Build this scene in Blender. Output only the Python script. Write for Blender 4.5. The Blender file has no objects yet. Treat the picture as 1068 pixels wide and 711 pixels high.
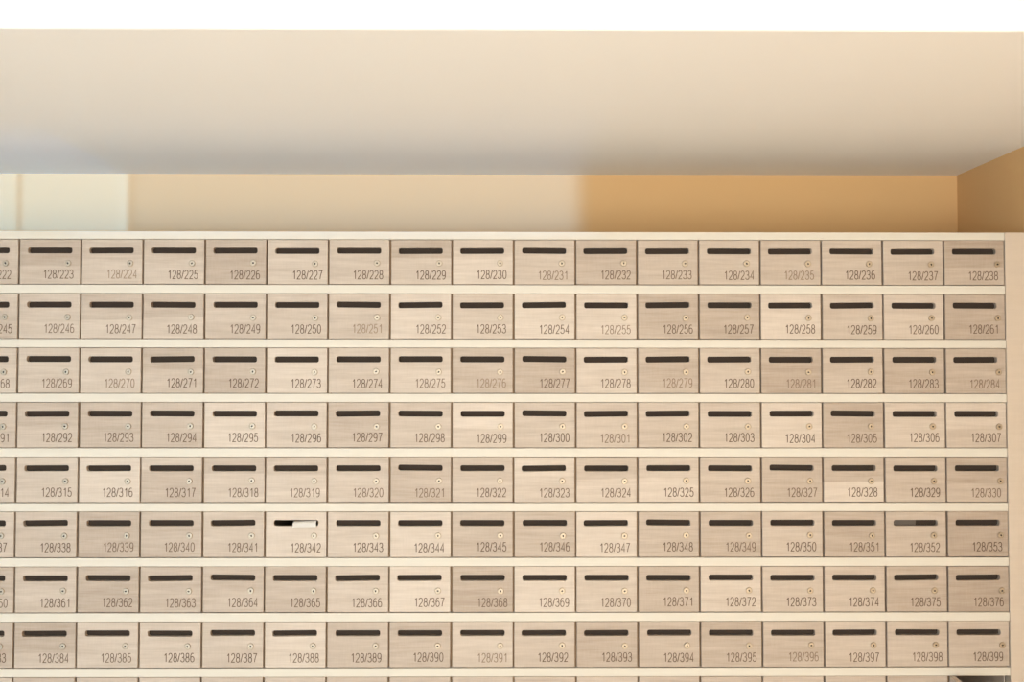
import bpy, bmesh, math, random
from mathutils import Vector, Matrix

random.seed(128)
scene = bpy.context.scene
col = scene.collection

# ------------------------------------------------------------------ camera
F_PX, W_PX = 1100.0, 1068.0
YAW, PITCH, ROLL = 0.0078, 0.0301, 0.0006
cam_d = bpy.data.cameras.new('camera')
cam_d.sensor_width = 36.0
cam_d.sensor_fit = 'HORIZONTAL'
cam_d.lens = 36.0 * F_PX / W_PX
cam_d.clip_start = 0.05
cam = bpy.data.objects.new('camera', cam_d)
col.objects.link(cam)
fw = Vector((math.sin(YAW) * math.cos(PITCH), math.cos(YAW) * math.cos(PITCH), math.sin(PITCH)))
rt = Vector((math.cos(YAW), -math.sin(YAW), 0))
up = rt.cross(fw)
rt2 = rt * math.cos(ROLL) + up * math.sin(ROLL)
up2 = up * math.cos(ROLL) - rt * math.sin(ROLL)
cam.matrix_world = Matrix(((rt2.x, up2.x, -fw.x, 0.0), (rt2.y, up2.y, -fw.y, 0.0),
                           (rt2.z, up2.z, -fw.z, 1.6), (0, 0, 0, 1)))
scene.camera = cam

# ------------------------------------------------------------------ dimensions (metres)
FRONT = 2.90            # plane of the mailbox fronts
BACK = 3.37             # back wall
WALL_X = 1.46           # right wall
SOFFIT_Z = 2.236        # underside of the dropped ceiling
SOFFIT_Y = 1.941        # its front edge
CEIL_Z = 2.95           # lobby ceiling
PX, PZ = 0.17, 0.1493   # pitch of the mailboxes
X0 = -1.3327            # first full gap between two mailboxes
Z0 = 1.9673             # top of the first row opening
BOARD = 0.0230
NROW = 9
CMIN, CMAX = -4, 15

# ------------------------------------------------------------------ world, lamps, exposure
world = bpy.data.worlds.new('world')
scene.world = world
world.use_nodes = True
bg = world.node_tree.nodes['Background']
bg.inputs['Color'].default_value = (1.0, 0.96, 0.91, 1)
bg.inputs['Strength'].default_value = 0.15


def area(name, loc, target, sx, sy, power, colour, spread=180.0):
    d = bpy.data.lights.new(name, 'AREA')
    d.shape = 'RECTANGLE'
    d.size, d.size_y = sx, sy
    d.energy = power
    d.color = colour
    d.spread = math.radians(spread)
    o = bpy.data.objects.new(name, d)
    col.objects.link(o)
    o.location = loc
    o.rotation_euler = (Vector(target) - Vector(loc)).to_track_quat('-Z', 'Y').to_euler()
    return o


# recessed ceiling lamps (warm, they light the pale floor), then two frontal fill panels added behind the camera
# (cool fill on the left, warm fill on the right)
area('ceiling_lamp', (0.55, -1.4, CEIL_Z - 0.02), (0.55, -1.4, 0), 2.4, 2.8, 86, (1.0, 0.88, 0.725), 110)
area('frontal_fill_warm', (0.72, -3.0, 1.0), (0.72, 3.0, 1.75), 1.9, 1.9, 122, (1.0, 0.848, 0.645))
area('frontal_fill_cool', (-2.1, -3.0, 1.0), (-1.7, 3.0, 1.75), 3.0, 1.9, 124, (0.64, 0.84, 1.0))
# narrow blue beams added to throw the pale wall patches just above the cabinet
for x0_, x1_, p_, sp_ in ((-1.545, -1.205, 0.376, 0.35), (-2.60, -1.554, 1.23, 0.35), (-1.205, 0.24, 0.86, 1.0)):
    area('wall_patch_beam', ((x0_ + x1_) / 2, -3.3, 1.62), ((x0_ + x1_) / 2, 3.37, 2.165), x1_ - x0_, 0.24, p_, (0.16, 0.44, 1.0), sp_)

scene.cycles.use_light_tree = False
scene.view_settings.view_transform = 'Standard'
scene.view_settings.look = 'None'
scene.view_settings.gamma = 1.0
scene.view_settings.use_curve_mapping = False
scene.view_settings.exposure = 0.0


# ------------------------------------------------------------------ materials
def new_mat(name):
    m = bpy.data.materials.new(name)
    m.use_nodes = True
    nt = m.node_tree
    return m, nt, nt.nodes['Principled BSDF']


def N(nt, kind, **kw):
    n = nt.nodes.new(kind)
    for k, v in kw.items():
        setattr(n, k, v)
    return n


def paint(name, rgb, rough=0.6, bump=0.04, scale=90):
    m, nt, b = new_mat(name)
    tc = N(nt, 'ShaderNodeTexCoord')
    no = N(nt, 'ShaderNodeTexNoise')
    no.inputs['Scale'].default_value = scale
    no.inputs['Detail'].default_value = 3
    nt.links.new(tc.outputs['Object'], no.inputs['Vector'])
    bu = N(nt, 'ShaderNodeBump')
    bu.inputs['Strength'].default_value = bump
    bu.inputs['Distance'].default_value = 0.002
    nt.links.new(no.outputs['Fac'], bu.inputs['Height'])
    nt.links.new(bu.outputs['Normal'], b.inputs['Normal'])
    b.inputs['Base Color'].default_value = (*rgb, 1)
    b.inputs['Roughness'].default_value = rough
    b.inputs['Specular IOR Level'].default_value = 0.15
    return m


def wood(name, dark, light, per_object=False, rough=0.5, contrast=1.0):
    """Laminate with a horizontal grain; per_object reads two stave tones from the object's colour."""
    m, nt, b = new_mat(name)
    L = nt.links.new
    tc = N(nt, 'ShaderNodeTexCoord')
    oi = N(nt, 'ShaderNodeObjectInfo')
    mul = N(nt, 'ShaderNodeMath', operation='MULTIPLY')
    mul.inputs[1].default_value = 37.0
    L(oi.outputs['Random'], mul.inputs[0])
    cmb = N(nt, 'ShaderNodeCombineXYZ')
    L(mul.outputs[0], cmb.inputs[0]); L(mul.outputs[0], cmb.inputs[1]); L(mul.outputs[0], cmb.inputs[2])
    add = N(nt, 'ShaderNodeVectorMath', operation='ADD')
    L(tc.outputs['Object'], add.inputs[0]); L(cmb.outputs[0], add.inputs[1])

    def noise(sx, sy, sz, det):
        mp = N(nt, 'ShaderNodeMapping')
        mp.inputs['Scale'].default_value = (sx, sy, sz)
        L(add.outputs[0], mp.inputs['Vector'])
        no = N(nt, 'ShaderNodeTexNoise')
        no.inputs['Scale'].default_value = 1.0
        no.inputs['Detail'].default_value = det
        no.inputs['Roughness'].default_value = 0.6
        L(mp.outputs[0], no.inputs['Vector'])
        return no.outputs['Fac']
    fine = noise(14, 200, 420, 3)
    mid = noise(6, 60, 70, 3)
    ticks = noise(300, 300, 30, 2)

    def scaled(sock, k):
        a = N(nt, 'ShaderNodeMath', operation='SUBTRACT'); a.inputs[1].default_value = 0.5
        L(sock, a.inputs[0])
        c = N(nt, 'ShaderNodeMath', operation='MULTIPLY'); c.inputs[1].default_value = k * contrast
        L(a.outputs[0], c.inputs[0])
        return c.outputs[0]

    def plus(p, q):
        a = N(nt, 'ShaderNodeMath', operation='ADD')
        L(p, a.inputs[0]); L(q, a.inputs[1])
        return a.outputs[0]
    g = plus(plus(scaled(fine, 0.50), scaled(mid, 0.75)), scaled(ticks, 0.22))
    if per_object:
        sc = N(nt, 'ShaderNodeSeparateColor')
        L(oi.outputs['Color'], sc.inputs[0])
        sx = N(nt, 'ShaderNodeSeparateXYZ')
        L(tc.outputs['Object'], sx.inputs[0])
        wob = scaled(noise(9, 9, 9, 2), 0.012)
        zz = plus(sx.outputs['Z'], wob)
        bz = N(nt, 'ShaderNodeMath', operation='MULTIPLY'); bz.inputs[1].default_value = 0.126
        L(sc.outputs['Blue'], bz.inputs[0])
        d = N(nt, 'ShaderNodeMath', operation='SUBTRACT')
        L(zz, d.inputs[0]); L(bz.outputs[0], d.inputs[1])
        mr = N(nt, 'ShaderNodeMapRange')
        mr.inputs['From Min'].default_value = -0.002
        mr.inputs['From Max'].default_value = 0.002
        L(d.outputs[0], mr.inputs['Value'])
        mx = N(nt, 'ShaderNodeMix', data_type='FLOAT')
        L(mr.outputs[0], mx.inputs[0])
        L(sc.outputs['Red'], mx.inputs[2]); L(sc.outputs['Green'], mx.inputs[3])
        g = plus(g, mx.outputs[0])
    else:
        h = N(nt, 'ShaderNodeValue'); h.outputs[0].default_value = 0.5
        g = plus(g, h.outputs[0])
    cl = N(nt, 'ShaderNodeMix', data_type='RGBA')
    cl.clamp_factor = True
    L(g, cl.inputs[0])
    cl.inputs[6].default_value = (*dark, 1)
    cl.inputs[7].default_value = (*light, 1)
    L(cl.outputs[2], b.inputs['Base Color'])
    b.inputs['Roughness'].default_value = rough
    b.inputs['Specular IOR Level'].default_value = 0.3
    return m


def plain(name, rgb, rough=0.5, metal=0.0):
    m, nt, b = new_mat(name)
    tc = N(nt, 'ShaderNodeTexCoord')
    no = N(nt, 'ShaderNodeTexNoise')
    no.inputs['Scale'].default_value = 60
    nt.links.new(tc.outputs['Object'], no.inputs['Vector'])
    mx = N(nt, 'ShaderNodeMix', data_type='RGBA')
    mx.inputs[6].default_value = (*[c * 0.94 for c in rgb], 1)
    mx.inputs[7].default_value = (*[min(1, c * 1.06) for c in rgb], 1)
    nt.links.new(no.outputs['Fac'], mx.inputs[0])
    nt.links.new(mx.outputs[2], b.inputs['Base Color'])
    b.inputs['Roughness'].default_value = rough
    b.inputs['Metallic'].default_value = metal
    return m


def ink():
    """Printed number: how worn the print is comes from the object's colour."""
    m, nt, b = new_mat('printed_ink')
    oi = N(nt, 'ShaderNodeObjectInfo')
    nt.links.new(oi.outputs['Color'], b.inputs['Base Color'])
    b.inputs['Roughness'].default_value = 0.6
    b.inputs['Specular IOR Level'].default_value = 0.2
    return m


M_SOFFIT = paint('white_ceiling_paint', (0.89, 0.88, 0.86), 0.7)
M_FASCIA = paint('bright_white_paint', (0.93, 0.93, 0.93), 0.6)
M_WALL = paint('tan_wall_paint', (0.75, 0.485, 0.235), 0.55)
M_DOOR = wood('mailbox_laminate', (0.405, 0.325, 0.260), (0.68, 0.60, 0.52), True)
M_BOARD = wood('shelf_board_laminate', (0.64, 0.595, 0.51), (0.75, 0.725, 0.655), contrast=0.7)
M_PANEL = wood('side_panel_laminate', (0.58, 0.49, 0.40), (0.70, 0.61, 0.51), contrast=0.6)
M_CARCASS = wood('carcass_board', (0.30, 0.20, 0.12), (0.42, 0.29, 0.18))
M_LINER = plain('box_interior', (0.56, 0.48, 0.41), 0.7)
M_CHROME = plain('nickel_lock', (0.52, 0.45, 0.36), 0.52, 1.0)
M_KEY = plain('dark_keyhole', (0.03, 0.025, 0.02), 0.6)
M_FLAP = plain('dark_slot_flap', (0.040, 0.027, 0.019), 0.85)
M_INK = ink()
M_PAPER = plain('white_paper', (0.72, 0.70, 0.66), 0.7)
M_LEAF = plain('grey_paper', (0.12, 0.10, 0.085), 0.7)
M_FLOOR = paint('pale_floor_tile', (0.80, 0.78, 0.74), 0.45, 0.02)


# ------------------------------------------------------------------ helpers
def link(name, me, mat=None, parent=None, loc=(0, 0, 0), rot=(0, 0, 0)):
    if mat is not None and not me.materials:
        me.materials.append(mat)
    o = bpy.data.objects.new(name, me)
    col.objects.link(o)
    o.parent = parent
    o.location = loc
    o.rotation_euler = rot
    return o


def tag(o, label, cat=None, group=None, kind=None):
    o['label'] = label
    if cat: o['category'] = cat
    if group: o['group'] = group
    if kind: o['kind'] = kind
    return o


def box_mesh(name, x0, x1, y0, y1, z0, z1, bev=0.0):
    bm = bmesh.new()
    v = [bm.verts.new(p) for p in ((x0, y0, z0), (x1, y0, z0), (x1, y1, z0), (x0, y1, z0),
                                   (x0, y0, z1), (x1, y0, z1), (x1, y1, z1), (x0, y1, z1))]
    for f in ((3, 2, 1, 0), (4, 5, 6, 7), (0, 1, 5, 4), (1, 2, 6, 5), (2, 3, 7, 6), (3, 0, 4, 7)):
        bm.faces.new([v[i] for i in f])
    if bev:
        bmesh.ops.bevel(bm, geom=list(bm.edges), offset=bev, segments=1, affect='EDGES')
    me = bpy.data.meshes.new(name)
    bm.to_mesh(me); bm.free()
    return me


def structure(name, x0, x1, y0, y1, z0, z1, mat, label):
    o = link(name, box_mesh(name, x0, x1, y0, y1, z0, z1), mat)
    o['kind'] = 'structure'
    o['label'] = label
    return o


# ------------------------------------------------------------------ the setting
structure('floor', -5.0, WALL_X + 0.12, -4.0, BACK + 0.12, -0.1, 0.0, M_FLOOR, 'pale tiled lobby floor')
structure('wall_back', -5.0, WALL_X + 0.12, BACK, BACK + 0.12, 0.0, SOFFIT_Z, M_WALL, 'tan painted back wall above the mailboxes')
structure('wall_right', WALL_X, WALL_X + 0.12, -1.2, BACK, 0.0, SOFFIT_Z, M_WALL, 'tan painted side wall right of the mailboxes')
structure('ceiling', -5.0, WALL_X + 0.12, SOFFIT_Y, BACK + 0.12, SOFFIT_Z, SOFFIT_Z + 0.04, M_SOFFIT, 'smooth white dropped ceiling above the mailboxes')
structure('trim_1', -5.0, WALL_X + 0.12, SOFFIT_Y - 0.004, SOFFIT_Y + 0.03, SOFFIT_Z + 0.001, SOFFIT_Z + 0.042, M_FASCIA, 'white lip along the front edge of the dropped ceiling')
structure('trim_2', -5.0, WALL_X + 0.12, SOFFIT_Y - 0.002, SOFFIT_Y + 0.03, SOFFIT_Z + 0.0425, CEIL_Z, M_FASCIA, 'bright white fascia above the dropped ceiling edge')
structure('ceiling_upper', -5.0, WALL_X + 0.12, -2.9, SOFFIT_Y + 0.03, CEIL_Z, CEIL_Z + 0.08, M_FASCIA, 'white upper ceiling of the lobby')

# ------------------------------------------------------------------ mailbox cabinet (carcass)
XL = X0 + CMIN * PX
XR = X0 + 16 * PX - 0.0010
DEPTH = BACK - FRONT - 0.005
DOOR_T = 0.014
cab = bpy.data.objects.new('mailbox_cabinet', None)
col.objects.link(cab)
cab.location = (0, FRONT, 0)
tag(cab, 'large built-in pale wood mailbox cabinet with light shelf boards between the rows', 'cabinet')

TOPZ = Z0 + 0.0213
board_me = box_mesh('shelf_board', XL, XR, 0, DEPTH, -BOARD, 0, 0.0006)
for r in range(NROW + 1):
    if r == 0:
        link('top_board', box_mesh('top_board', XL, XR, 0, DEPTH, Z0, TOPZ, 0.0006), M_BOARD, cab)
    else:
        link('shelf_board', board_me, M_BOARD, cab, (0, 0, Z0 - r * PZ + BOARD))
link('side_panel', box_mesh('side_panel', XR + 0.0008, WALL_X - 0.001, -0.001, DEPTH, 0, TOPZ + 0.0005, 0.0008), M_PANEL, cab)
link('side_panel', box_mesh('side_panel', XL - 0.02, XL - 0.0008, -0.001, DEPTH, 0, TOPZ, 0.0008), M_PANEL, cab)
link('back_panel', box_mesh('back_panel', XL, XR, DEPTH - 0.006, DEPTH - 0.001, 0.1, TOPZ - 0.03), M_CARCASS, cab)
ZB = Z0 - NROW * PZ
link('base_panel', box_mesh('base_panel', XL, XR, 0.02, 0.04, 0.0, ZB - 0.001), M_PANEL, cab)
DIV = 0.016
OPEN_H = PZ - BOARD
div_me = box_mesh('divider', -DIV / 2, DIV / 2, DOOR_T + 0.003, DEPTH - 0.008, 0.0003, OPEN_H - 0.0003)
for r in range(NROW):
    zb = Z0 - (r + 1) * PZ + BOARD
    for c in range(CMIN + 1, CMAX + 1):
        x = X0 + c * PX
        link('divider', div_me, M_CARCASS, cab, (x, 0, zb))

# ------------------------------------------------------------------ one mailbox: body, door, lock, number
GAP_X, GAP_Z = 0.0052, 0.0016
DW = PX - GAP_X
DH = OPEN_H - 2 * GAP_Z


def door_mesh(dx, dz, tilt, slot_w=0.1216, slot_h=0.0166):
    """Door leaf with a rounded letter slot cut right through; origin at its lower left front corner."""
    s = 4
    cx, cz = 0.0842 - GAP_X / 2 + dx, DH - 0.0302 + dz
    rad = 0.0056
    pts = []
    for k, (qx, qz) in enumerate(((1, 1), (-1, 1), (-1, -1), (1, -1))):
        for i in range(s + 1):
            a = k * math.pi / 2 + i / s * math.pi / 2
            lx = qx * (slot_w / 2 - rad) + rad * math.cos(a)
            lz = qz * (slot_h / 2 - rad) + rad * math.sin(a)
            pts.append((cx + lx * math.cos(tilt) - lz * math.sin(tilt), cz + lx * math.sin(tilt) + lz * math.cos(tilt)))
    n = len(pts)
    bm = bmesh.new()
    ch = 0.0007
    ring = lambda y, ins: [bm.verts.new((x, y, z)) for x, z in ((DW - ins, DH - ins), (ins, DH - ins), (ins, ins), (DW - ins, ins))]
    of, om, ob = ring(0, ch), ring(ch, 0), ring(DOOR_T, 0)
    inf = [bm.verts.new((x, 0, z)) for x, z in pts]
    inb = [bm.verts.new((x, DOOR_T, z)) for x, z in pts]
    for outer, inner, flip in ((of, inf, False), (ob, inb, True)):
        for k in range(4):
            base = k * (s + 1)
            for i in range(s):
                f = [outer[k], inner[base + i + 1], inner[base + i]]
                bm.faces.new(f if not flip else f[::-1])
            k2 = (k + 1) % 4
            f = [outer[k], outer[k2], inner[(base + s + 1) % n], inner[base + s]]
            bm.faces.new(f if not flip else f[::-1])
    for k in range(4):
        k2 = (k + 1) % 4
        bm.faces.new((of[k2], of[k], om[k], om[k2]))
        bm.faces.new((om[k2], om[k], ob[k], ob[k2]))
    for i in range(n):
        j = (i + 1) % n
        bm.faces.new((inf[i], inf[j], inb[j], inb[i]))
    bmesh.ops.recalc_face_normals(bm, faces=list(bm.faces))
    me = bpy.data.meshes.new('door')
    bm.to_mesh(me); bm.free()
    me.materials.append(M_DOOR)
    return me


def body_mesh():
    """Open-fronted box behind the door."""
    w, h, y0, y1, t = PX - DIV - 0.001, OPEN_H - 0.0008, DOOR_T + 0.0035, DEPTH - 0.012, 0.002
    bm = bmesh.new()

    def loop(x0, x1, z0, z1, y):
        return [bm.verts.new(p) for p in ((x0, y, z0), (x1, y, z0), (x1, y, z1), (x0, y, z1))]
    a = loop(-w / 2, w / 2, 0, h, y0); b = loop(-w / 2, w / 2, 0, h, y1)
    c = loop(-w / 2 + t, w / 2 - t, t, h - t, y0); d = loop(-w / 2 + t, w / 2 - t, t, h - t, y1 - t)
    for i in range(4):
        j = (i + 1) % 4
        bm.faces.new((a[i], a[j], b[j], b[i]))
        bm.faces.new((a[j], a[i], c[i], c[j]))
        bm.faces.new((c[j], c[i], d[i], d[j]))
    bm.faces.new(b); bm.faces.new(d)
    bmesh.ops.recalc_face_normals(bm, faces=list(bm.faces))
    me = bpy.data.meshes.new('box_body')
    bm.to_mesh(me); bm.free()
    me.materials.append(M_LINER)
    return me


def lock_mesh():
    prof = [(0.0088, 0.0), (0.0088, -0.0026), (0.0079, -0.0040), (0.0064, -0.0040), (0.0058, -0.0026), (0.0, -0.0026)]
    seg = 20
    bm = bmesh.new()
    rings = []
    for r, y in prof:
        if r == 0:
            rings.append([bm.verts.new((0, y, 0))])
        else:
            rings.append([bm.verts.new((r * math.cos(2 * math.pi * i / seg), y, r * math.sin(2 * math.pi * i / seg))) for i in range(seg)])
    for p, q in zip(rings, rings[1:]):
        for i in range(seg):
            j = (i + 1) % seg
            if len(q) == 1:
                bm.faces.new((p[i], p[j], q[0]))
            else:
                bm.faces.new((p[i], p[j], q[j], q[i]))
    bm.faces.new(rings[0])
    bmesh.ops.recalc_face_normals(bm, faces=list(bm.faces))
    me = bpy.data.meshes.new('lock')
    bm.to_mesh(me); bm.free()
    me.materials.append(M_CHROME)
    return me


def keyhole_mesh():
    """Round hub with the slit for the key."""
    bm = bmesh.new()
    pts = []
    for a in range(8):
        t = a / 7 * math.pi
        pts.append((0.0021 * math.cos(t), 0.0012 + 0.0014 * math.sin(t)))
    pts += [(-0.0015, -0.0026), (0.0015, -0.0026)]
    f = [bm.verts.new((x, -0.0034, z)) for x, z in pts]
    b = [bm.verts.new((x, -0.0024, z)) for x, z in pts]
    bm.faces.new(f); bm.faces.new(b[::-1])
    for i in range(len(pts)):
        j = (i + 1) % len(pts)
        bm.faces.new((f[i], b[i], b[j], f[j]))
    bmesh.ops.recalc_face_normals(bm, faces=list(bm.faces))
    me = bpy.data.meshes.new('keyhole')
    bm.to_mesh(me); bm.free()
    me.materials.append(M_KEY)
    return me


# numerals drawn as narrow sans-serif strokes on a fixed advance
CAP, DIGIT_W, ADV, STROKE = 0.0254, 0.0112, 0.0131, 0.0023


def arc(cx, cz, rx, rz, a0, a1, n=10, p=2.35):
    out = []
    for i in range(n + 1):
        a = math.radians(a0 + (a1 - a0) * i / n)
        c, q = math.cos(a), math.sin(a)
        out.append((cx + rx * math.copysign(abs(c) ** (2 / p), c), cz + rz * math.copysign(abs(q) ** (2 / p), q)))
    return out


SIX = [arc(.5, .31, .5, .31, 0, 360, 16), arc(.56, .5, .56, .5, 180, 62, 8)]
STROKES = {
    '0': [arc(.5, .5, .5, .5, 0, 360, 20)],
    '1': [[(.68, 0), (.68, 1)], [(.68, 1), (.52, .87), (.22, .75)]],
    '2': [arc(.5, .71, .48, .29, 170, -30, 12) + [(.72, .42), (.25, .18), (.02, 0), (1, 0)]],
    '3': [arc(.47, .755, .45, .245, 165, -90, 11), arc(.47, .265, .53, .265, 82, -168, 12), [(.32, .52), (.55, .52)]],
    '4': [[(.78, 0), (.78, 1), (0, .27), (1.02, .27)]],
    '5': [[(.94, 1), (.22, 1), (.08, .49)], arc(.47, .32, .53, .32, 140, -165, 14)],
    '6': SIX,
    '7': [[(0, 1), (1, 1), (.66, .62), (.46, .3), (.36, 0)]],
    '8': [arc(.5, .765, .42, .235, 0, 360, 14), arc(.5, .265, .5, .265, 0, 360, 16)],
    '9': [[(1 - x, 1 - z) for x, z in st] for st in SIX],
    '/': [[(0, 0), (1, 1)]],
}


def stroke_quads(pts, t, verts, faces):
    """Widen a polyline into a flat ribbon of quads."""
    closed = (Vector(pts[0]) - Vector(pts[-1])).length < 1e-6
    if closed: pts = pts[:-1]
    n = len(pts)
    base = len(verts)
    for i in range(n):
        p = Vector(pts[i])
        a = Vector(pts[i - 1]) if (i > 0 or closed) else None
        b = Vector(pts[(i + 1) % n]) if (i < n - 1 or closed) else None
        d1 = (p - a).normalized() if a is not None else (b - p).normalized()
        d2 = (b - p).normalized() if b is not None else d1
        n1, n2 = Vector((-d1.y, d1.x)), Vector((-d2.y, d2.x))
        m = (n1 + n2)
        m = m.normalized() if m.length > 1e-6 else n1
        k = t / 2 / max(0.35, m.dot(n1))
        verts.append((p.x + m.x * k, p.y + m.y * k)); verts.append((p.x - m.x * k, p.y - m.y * k))
    for i in range(n if closed else n - 1):
        j = (i + 1) % n
        faces.append((base + 2 * i, base + 2 * i + 1, base + 2 * j + 1, base + 2 * j))


def number_mesh(text):
    flat, faces = [], []
    pen = 0.0
    h = CAP - STROKE
    for ch in text:
        adv, w = (ADV * 0.54, 0.0054) if ch == '/' else (ADV, DIGIT_W - STROKE)
        x0 = pen + (adv - w) / 2
        for st in STROKES[ch]:
            stroke_quads([(x0 + x * w, STROKE / 2 + z * h) for x, z in st], STROKE, flat, faces)
        pen += adv
    verts = [(x - pen / 2, -0.0003, z) for x, z in flat]
    me = bpy.data.meshes.new('number')
    me.from_pydata(verts, [], faces)
    me.materials.append(M_INK)
    return me


DOORS = [door_mesh(random.uniform(-0.001, 0.001), random.uniform(-0.0007, 0.0007), math.radians(t))
         for t in (0, 0, 0.3, -0.3, 0.1, -0.15, 0.7, -0.6)]
BODY = body_mesh()
LOCK = lock_mesh()
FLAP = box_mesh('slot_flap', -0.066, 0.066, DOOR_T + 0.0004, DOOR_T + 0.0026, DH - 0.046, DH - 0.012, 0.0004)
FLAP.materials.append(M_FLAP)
KEY = keyhole_mesh()

# tone of each door, 1 dark to 9 pale, from the column cut by the left edge of the photo to the last one
TONES = [''] * 9
TONES[0] = '5 3 5 4 2 6 5 3 6 5 2 4 5 4 5 4 1'.replace(' ', '')
TONES[1] = '5 5 4 4 5 5 5 8 5 8 8 2 2 8 5 7 2'.replace(' ', '')
TONES[2] = '5 5 6 2 3 8 5 6 3 2 7 3 5 2 4 3 3'.replace(' ', '')
TONES[3] = '4 4 3 4 8 6 3 5 9 5 5 5 5 8 2 7 6'.replace(' ', '')
TONES[4] = '5 6 8 3 3 4 5 3 4 7 5 6 5 3 3 4 2'.replace(' ', '')
TONES[5] = '5 5 2 3 5 8 6 8 3 3 8 3 3 5 2 4 1'.replace(' ', '')
TONES[6] = '3 5 2 3 3 3 5 8 2 8 6 3 7 5 5 3 1'.replace(' ', '')
TONES[7] = '3 2 6 6 5 8 4 3 6 5 2 3 2 3 5 4 4'.replace(' ', '')
TONES[8] = '5 3 4 5 4 5 4 3 5 4 5 4 3 4 4 3 4'.replace(' ', '')
# doors whose laminate shows two staves: (upper tone, lower tone, height of the joint as a share of the door)
STAVES = {'223': (2, 5, .40), '247': (3, 7, .40), '224': (4, 6, .55), '229': (2, 5, .58), '230': (6, 8, .60),
          '328': (3, 9, .44), '307': (8, 5, .40), '384': (2, 5, .32), '225': (4, 6, .52), '317': (6, 3, .70),
          '319': (4, 7, .60), '324': (4, 7, .50), '325': (5, 8, .52), '299': (9, 6, .42), '248': (3, 6, .45),
          '237': (6, 4, .50), '246': (5, 6, .35), '271': (2, 4, .50), '318': (3, 6, .62), '323': (8, 6, .55),
          '292': (3, 5, .45), '330': (2, 4, .40), '238': (1, 4, .38)}
FADED = {'224': .8, '251': .8, '276': .7, '235': .6, '281': .5, '396': .5, '255': .6, '391': .6, '279': .6, '284': .5,
         '270': .6, '212': .6, '275': .4, '319': .3, '330': .3, '231': .5, '320': .3, '246': .3, '321': .4, '269': .3, '301': .4}
WORDS = {1: 'darkest tan', 2: 'dark tan', 3: 'dull tan', 4: 'greyish beige', 5: 'beige', 6: 'light beige', 7: 'pale beige', 8: 'pale cream', 9: 'palest cream'}
ORD = ['first', 'second', 'third', 'fourth', 'fifth', 'sixth', 'seventh', 'eighth', 'ninth', 'tenth', 'eleventh', 'twelfth',
       'thirteenth', 'fourteenth', 'fifteenth', 'sixteenth', 'seventeenth', 'eighteenth', 'nineteenth', 'twentieth']
INK_DARK, INK_WORN = Vector((0.125, 0.083, 0.057)), Vector((0.36, 0.27, 0.20))
GROUP = 'mailboxes of the built-in cabinet'


def tone(v):
    return (v - 1) / 8 * 0.70 + 0.14


def mailbox(r, c):
    num = 223 + 23 * r + c
    text = '128/%d' % num
    key = str(num)
    ci = c + 1
    v = int(TONES[r][ci]) if 0 <= ci < 17 else random.randint(3, 6)
    upper, lower, joint = STAVES.get(key, (v, v, 0.5))
    if key not in STAVES and random.random() < 0.35:
        joint = random.uniform(0.3, 0.7)
        lower = max(1, min(9, v + random.choice((-1, 1))))
    zb = Z0 - (r + 1) * PZ + BOARD
    root = bpy.data.objects.new('mailbox', None)
    col.objects.link(root)
    root.empty_display_size = 0.05
    root.location = (X0 + c * PX + PX / 2, FRONT, zb + 0.0004)
    last = c == CMAX
    is_open = last and r == NROW - 1
    if is_open:
        lab = 'open mailbox with its door swung out, in the bottom corner beside the side panel'
    elif r == NROW - 1:
        lab = '%s mailbox cut off by the picture bottom, %s from the right, below 128/%d' % (WORDS[v], ORD[15 - c], num - 23)
    else:
        lab = '%s wooden mailbox numbered %s, %s row down, %s from the right' % (WORDS[v], text, ORD[r], ORD[15 - c])
    tag(root, lab, 'mailbox', GROUP)
    link('box_body', BODY, None, root)
    rot = (0, 0, math.radians(-92)) if is_open else (0, 0, 0)
    jx, jz = random.uniform(-0.0006, 0.0006), random.uniform(-0.0004, 0.0004)
    jy = 0.0008 + random.uniform(0, 0.0008)
    base = Vector((-DW / 2 + jx, jy, GAP_Z + jz))
    R3 = Matrix.Rotation(rot[2], 4, 'Z')

    def at(x, z):          # point on the door front, measured from the opening's upper left corner
        return base + R3 @ Vector((x - GAP_X / 2, 0, DH - z))
    k = random.randrange(8) if random.random() < 0.5 else random.randrange(3)
    if key == '342': k = 0
    if key == '297': k = 6
    if key in ('375', '376'): k = 6
    d = link('door', DOORS[k], None, root, base, rot)
    d.color = (tone(lower), tone(upper), joint, 1)
    if key != '342':
        link('slot_flap', FLAP, None, root, base + R3 @ Vector((0.0842 - GAP_X / 2, 0, 0)), rot)
    lx = 0.1337 + random.uniform(-0.0012, 0.0012) + (0.0145 if last else 0)
    lk = link('lock', LOCK, None, root, at(lx, 0.0655 + random.uniform(-0.001, 0.001)), rot)
    link('keyhole', KEY, None, lk, (0, 0, 0), (0, math.radians(random.choice((0, 0, 8, -12, 90, 84, 100, 45, -30, 70))), 0))
    nm = link('number', number_mesh(text), None, root,
              at(0.1092 + random.uniform(-0.0022, 0.0028), 0.1092 + random.uniform(-0.0012, 0.0012)), rot)
    w = FADED.get(key, random.uniform(0.0, 0.22))
    ic = INK_DARK.lerp(INK_WORN, w)
    nm.color = (*ic, 1)
    return root


for r in range(NROW):
    for c in range(CMIN, CMAX + 1):
        mailbox(r, c)


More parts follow.
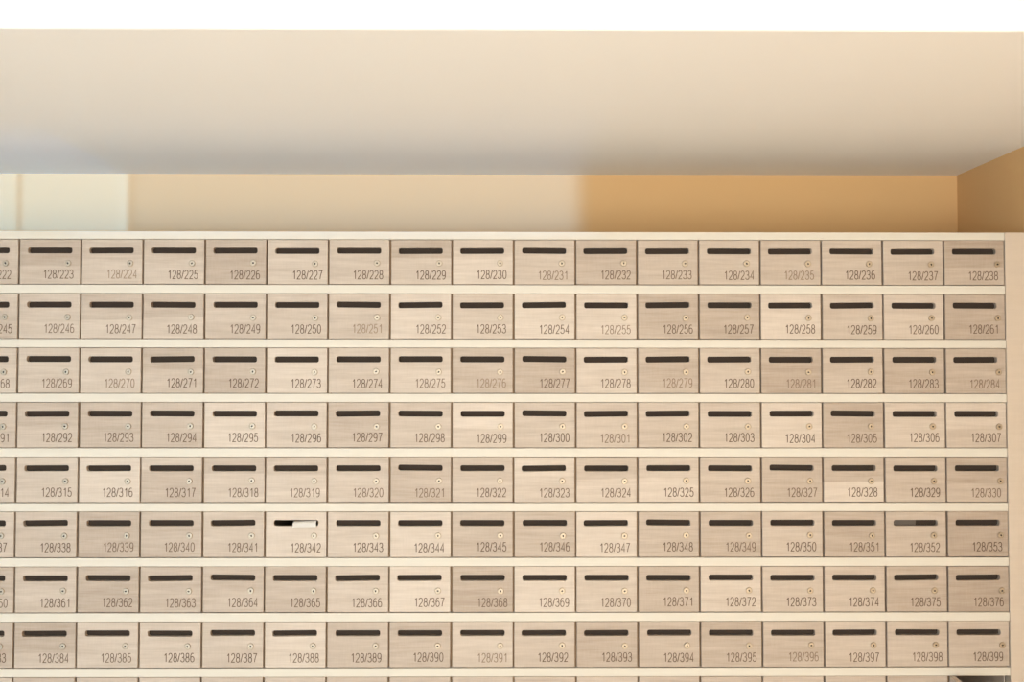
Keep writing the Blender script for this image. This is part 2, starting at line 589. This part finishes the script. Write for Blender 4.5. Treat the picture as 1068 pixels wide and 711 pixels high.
# ------------------------------------------------------------------ letters in the slots
def sheet(name, rows, thick):
    """Thin sheet through the given rows of points (each row left to right), given real thickness."""
    bm = bmesh.new()
    n = len(rows[0])
    top = [[bm.verts.new(p) for p in row] for row in rows]
    bot = [[bm.verts.new((p[0], p[1], p[2] - thick)) for p in row] for row in rows]
    m = len(rows)
    for i in range(m - 1):
        for j in range(n - 1):
            bm.faces.new((top[i][j], top[i][j + 1], top[i + 1][j + 1], top[i + 1][j]))
            bm.faces.new((bot[i][j], bot[i + 1][j], bot[i + 1][j + 1], bot[i][j + 1]))
    for i in range(m - 1):
        for j in (0, n - 1):
            bm.faces.new((top[i][j], top[i + 1][j], bot[i + 1][j], bot[i][j]))
    for j in range(n - 1):
        for i in (0, m - 1):
            bm.faces.new((top[i][j], top[i][j + 1], bot[i][j + 1], bot[i][j]))
    bmesh.ops.recalc_face_normals(bm, faces=list(bm.faces))
    me = bpy.data.meshes.new(name)
    bm.to_mesh(me); bm.free()
    return me


def slot_centre(num):
    r, c = divmod(num - 223, 23)
    return X0 + c * PX + 0.0842, Z0 - r * PZ - GAP_Z - 0.0302


sx, sz = slot_centre(342)
rows = []
for y, z, twist in ((0.13, -0.02, 0.0), (0.04, 0.0035, 0.0), (0.012, 0.0040, 0.0025), (0.002, 0.0036, 0.0030), (-0.005, 0.0, 0.003), (-0.010, -0.0088, 0.0004)):
    rows.append([(-0.0065 + t * 0.0635, y, z + twist * t) for t in (0, 0.25, 0.5, 0.75, 1.0)])
env = link('envelope', sheet('envelope', rows, 0.0012), M_PAPER, None, (sx, FRONT, sz))
tag(env, 'white envelope sticking out of the letter slot of mailbox 128/342', 'envelope')

# a leaflet stuck in the slot of one mailbox
sx, sz = slot_centre(352)
rows = [[(-0.056 + 0.060 * t, 0.0105 + 0.001 * i - 0.0015 * math.sin(t * 3.14), 0.0076 - 0.0051 * i) for t in (0, .25, .5, .75, 1)] for i in range(4)]
o = link('leaflet', sheet('leaflet', rows, 0.0006), M_LEAF, None, (sx, FRONT, sz))
tag(o, 'dark grey leaflet stuck in the left half of the slot of mailbox 128/352', 'leaflet')
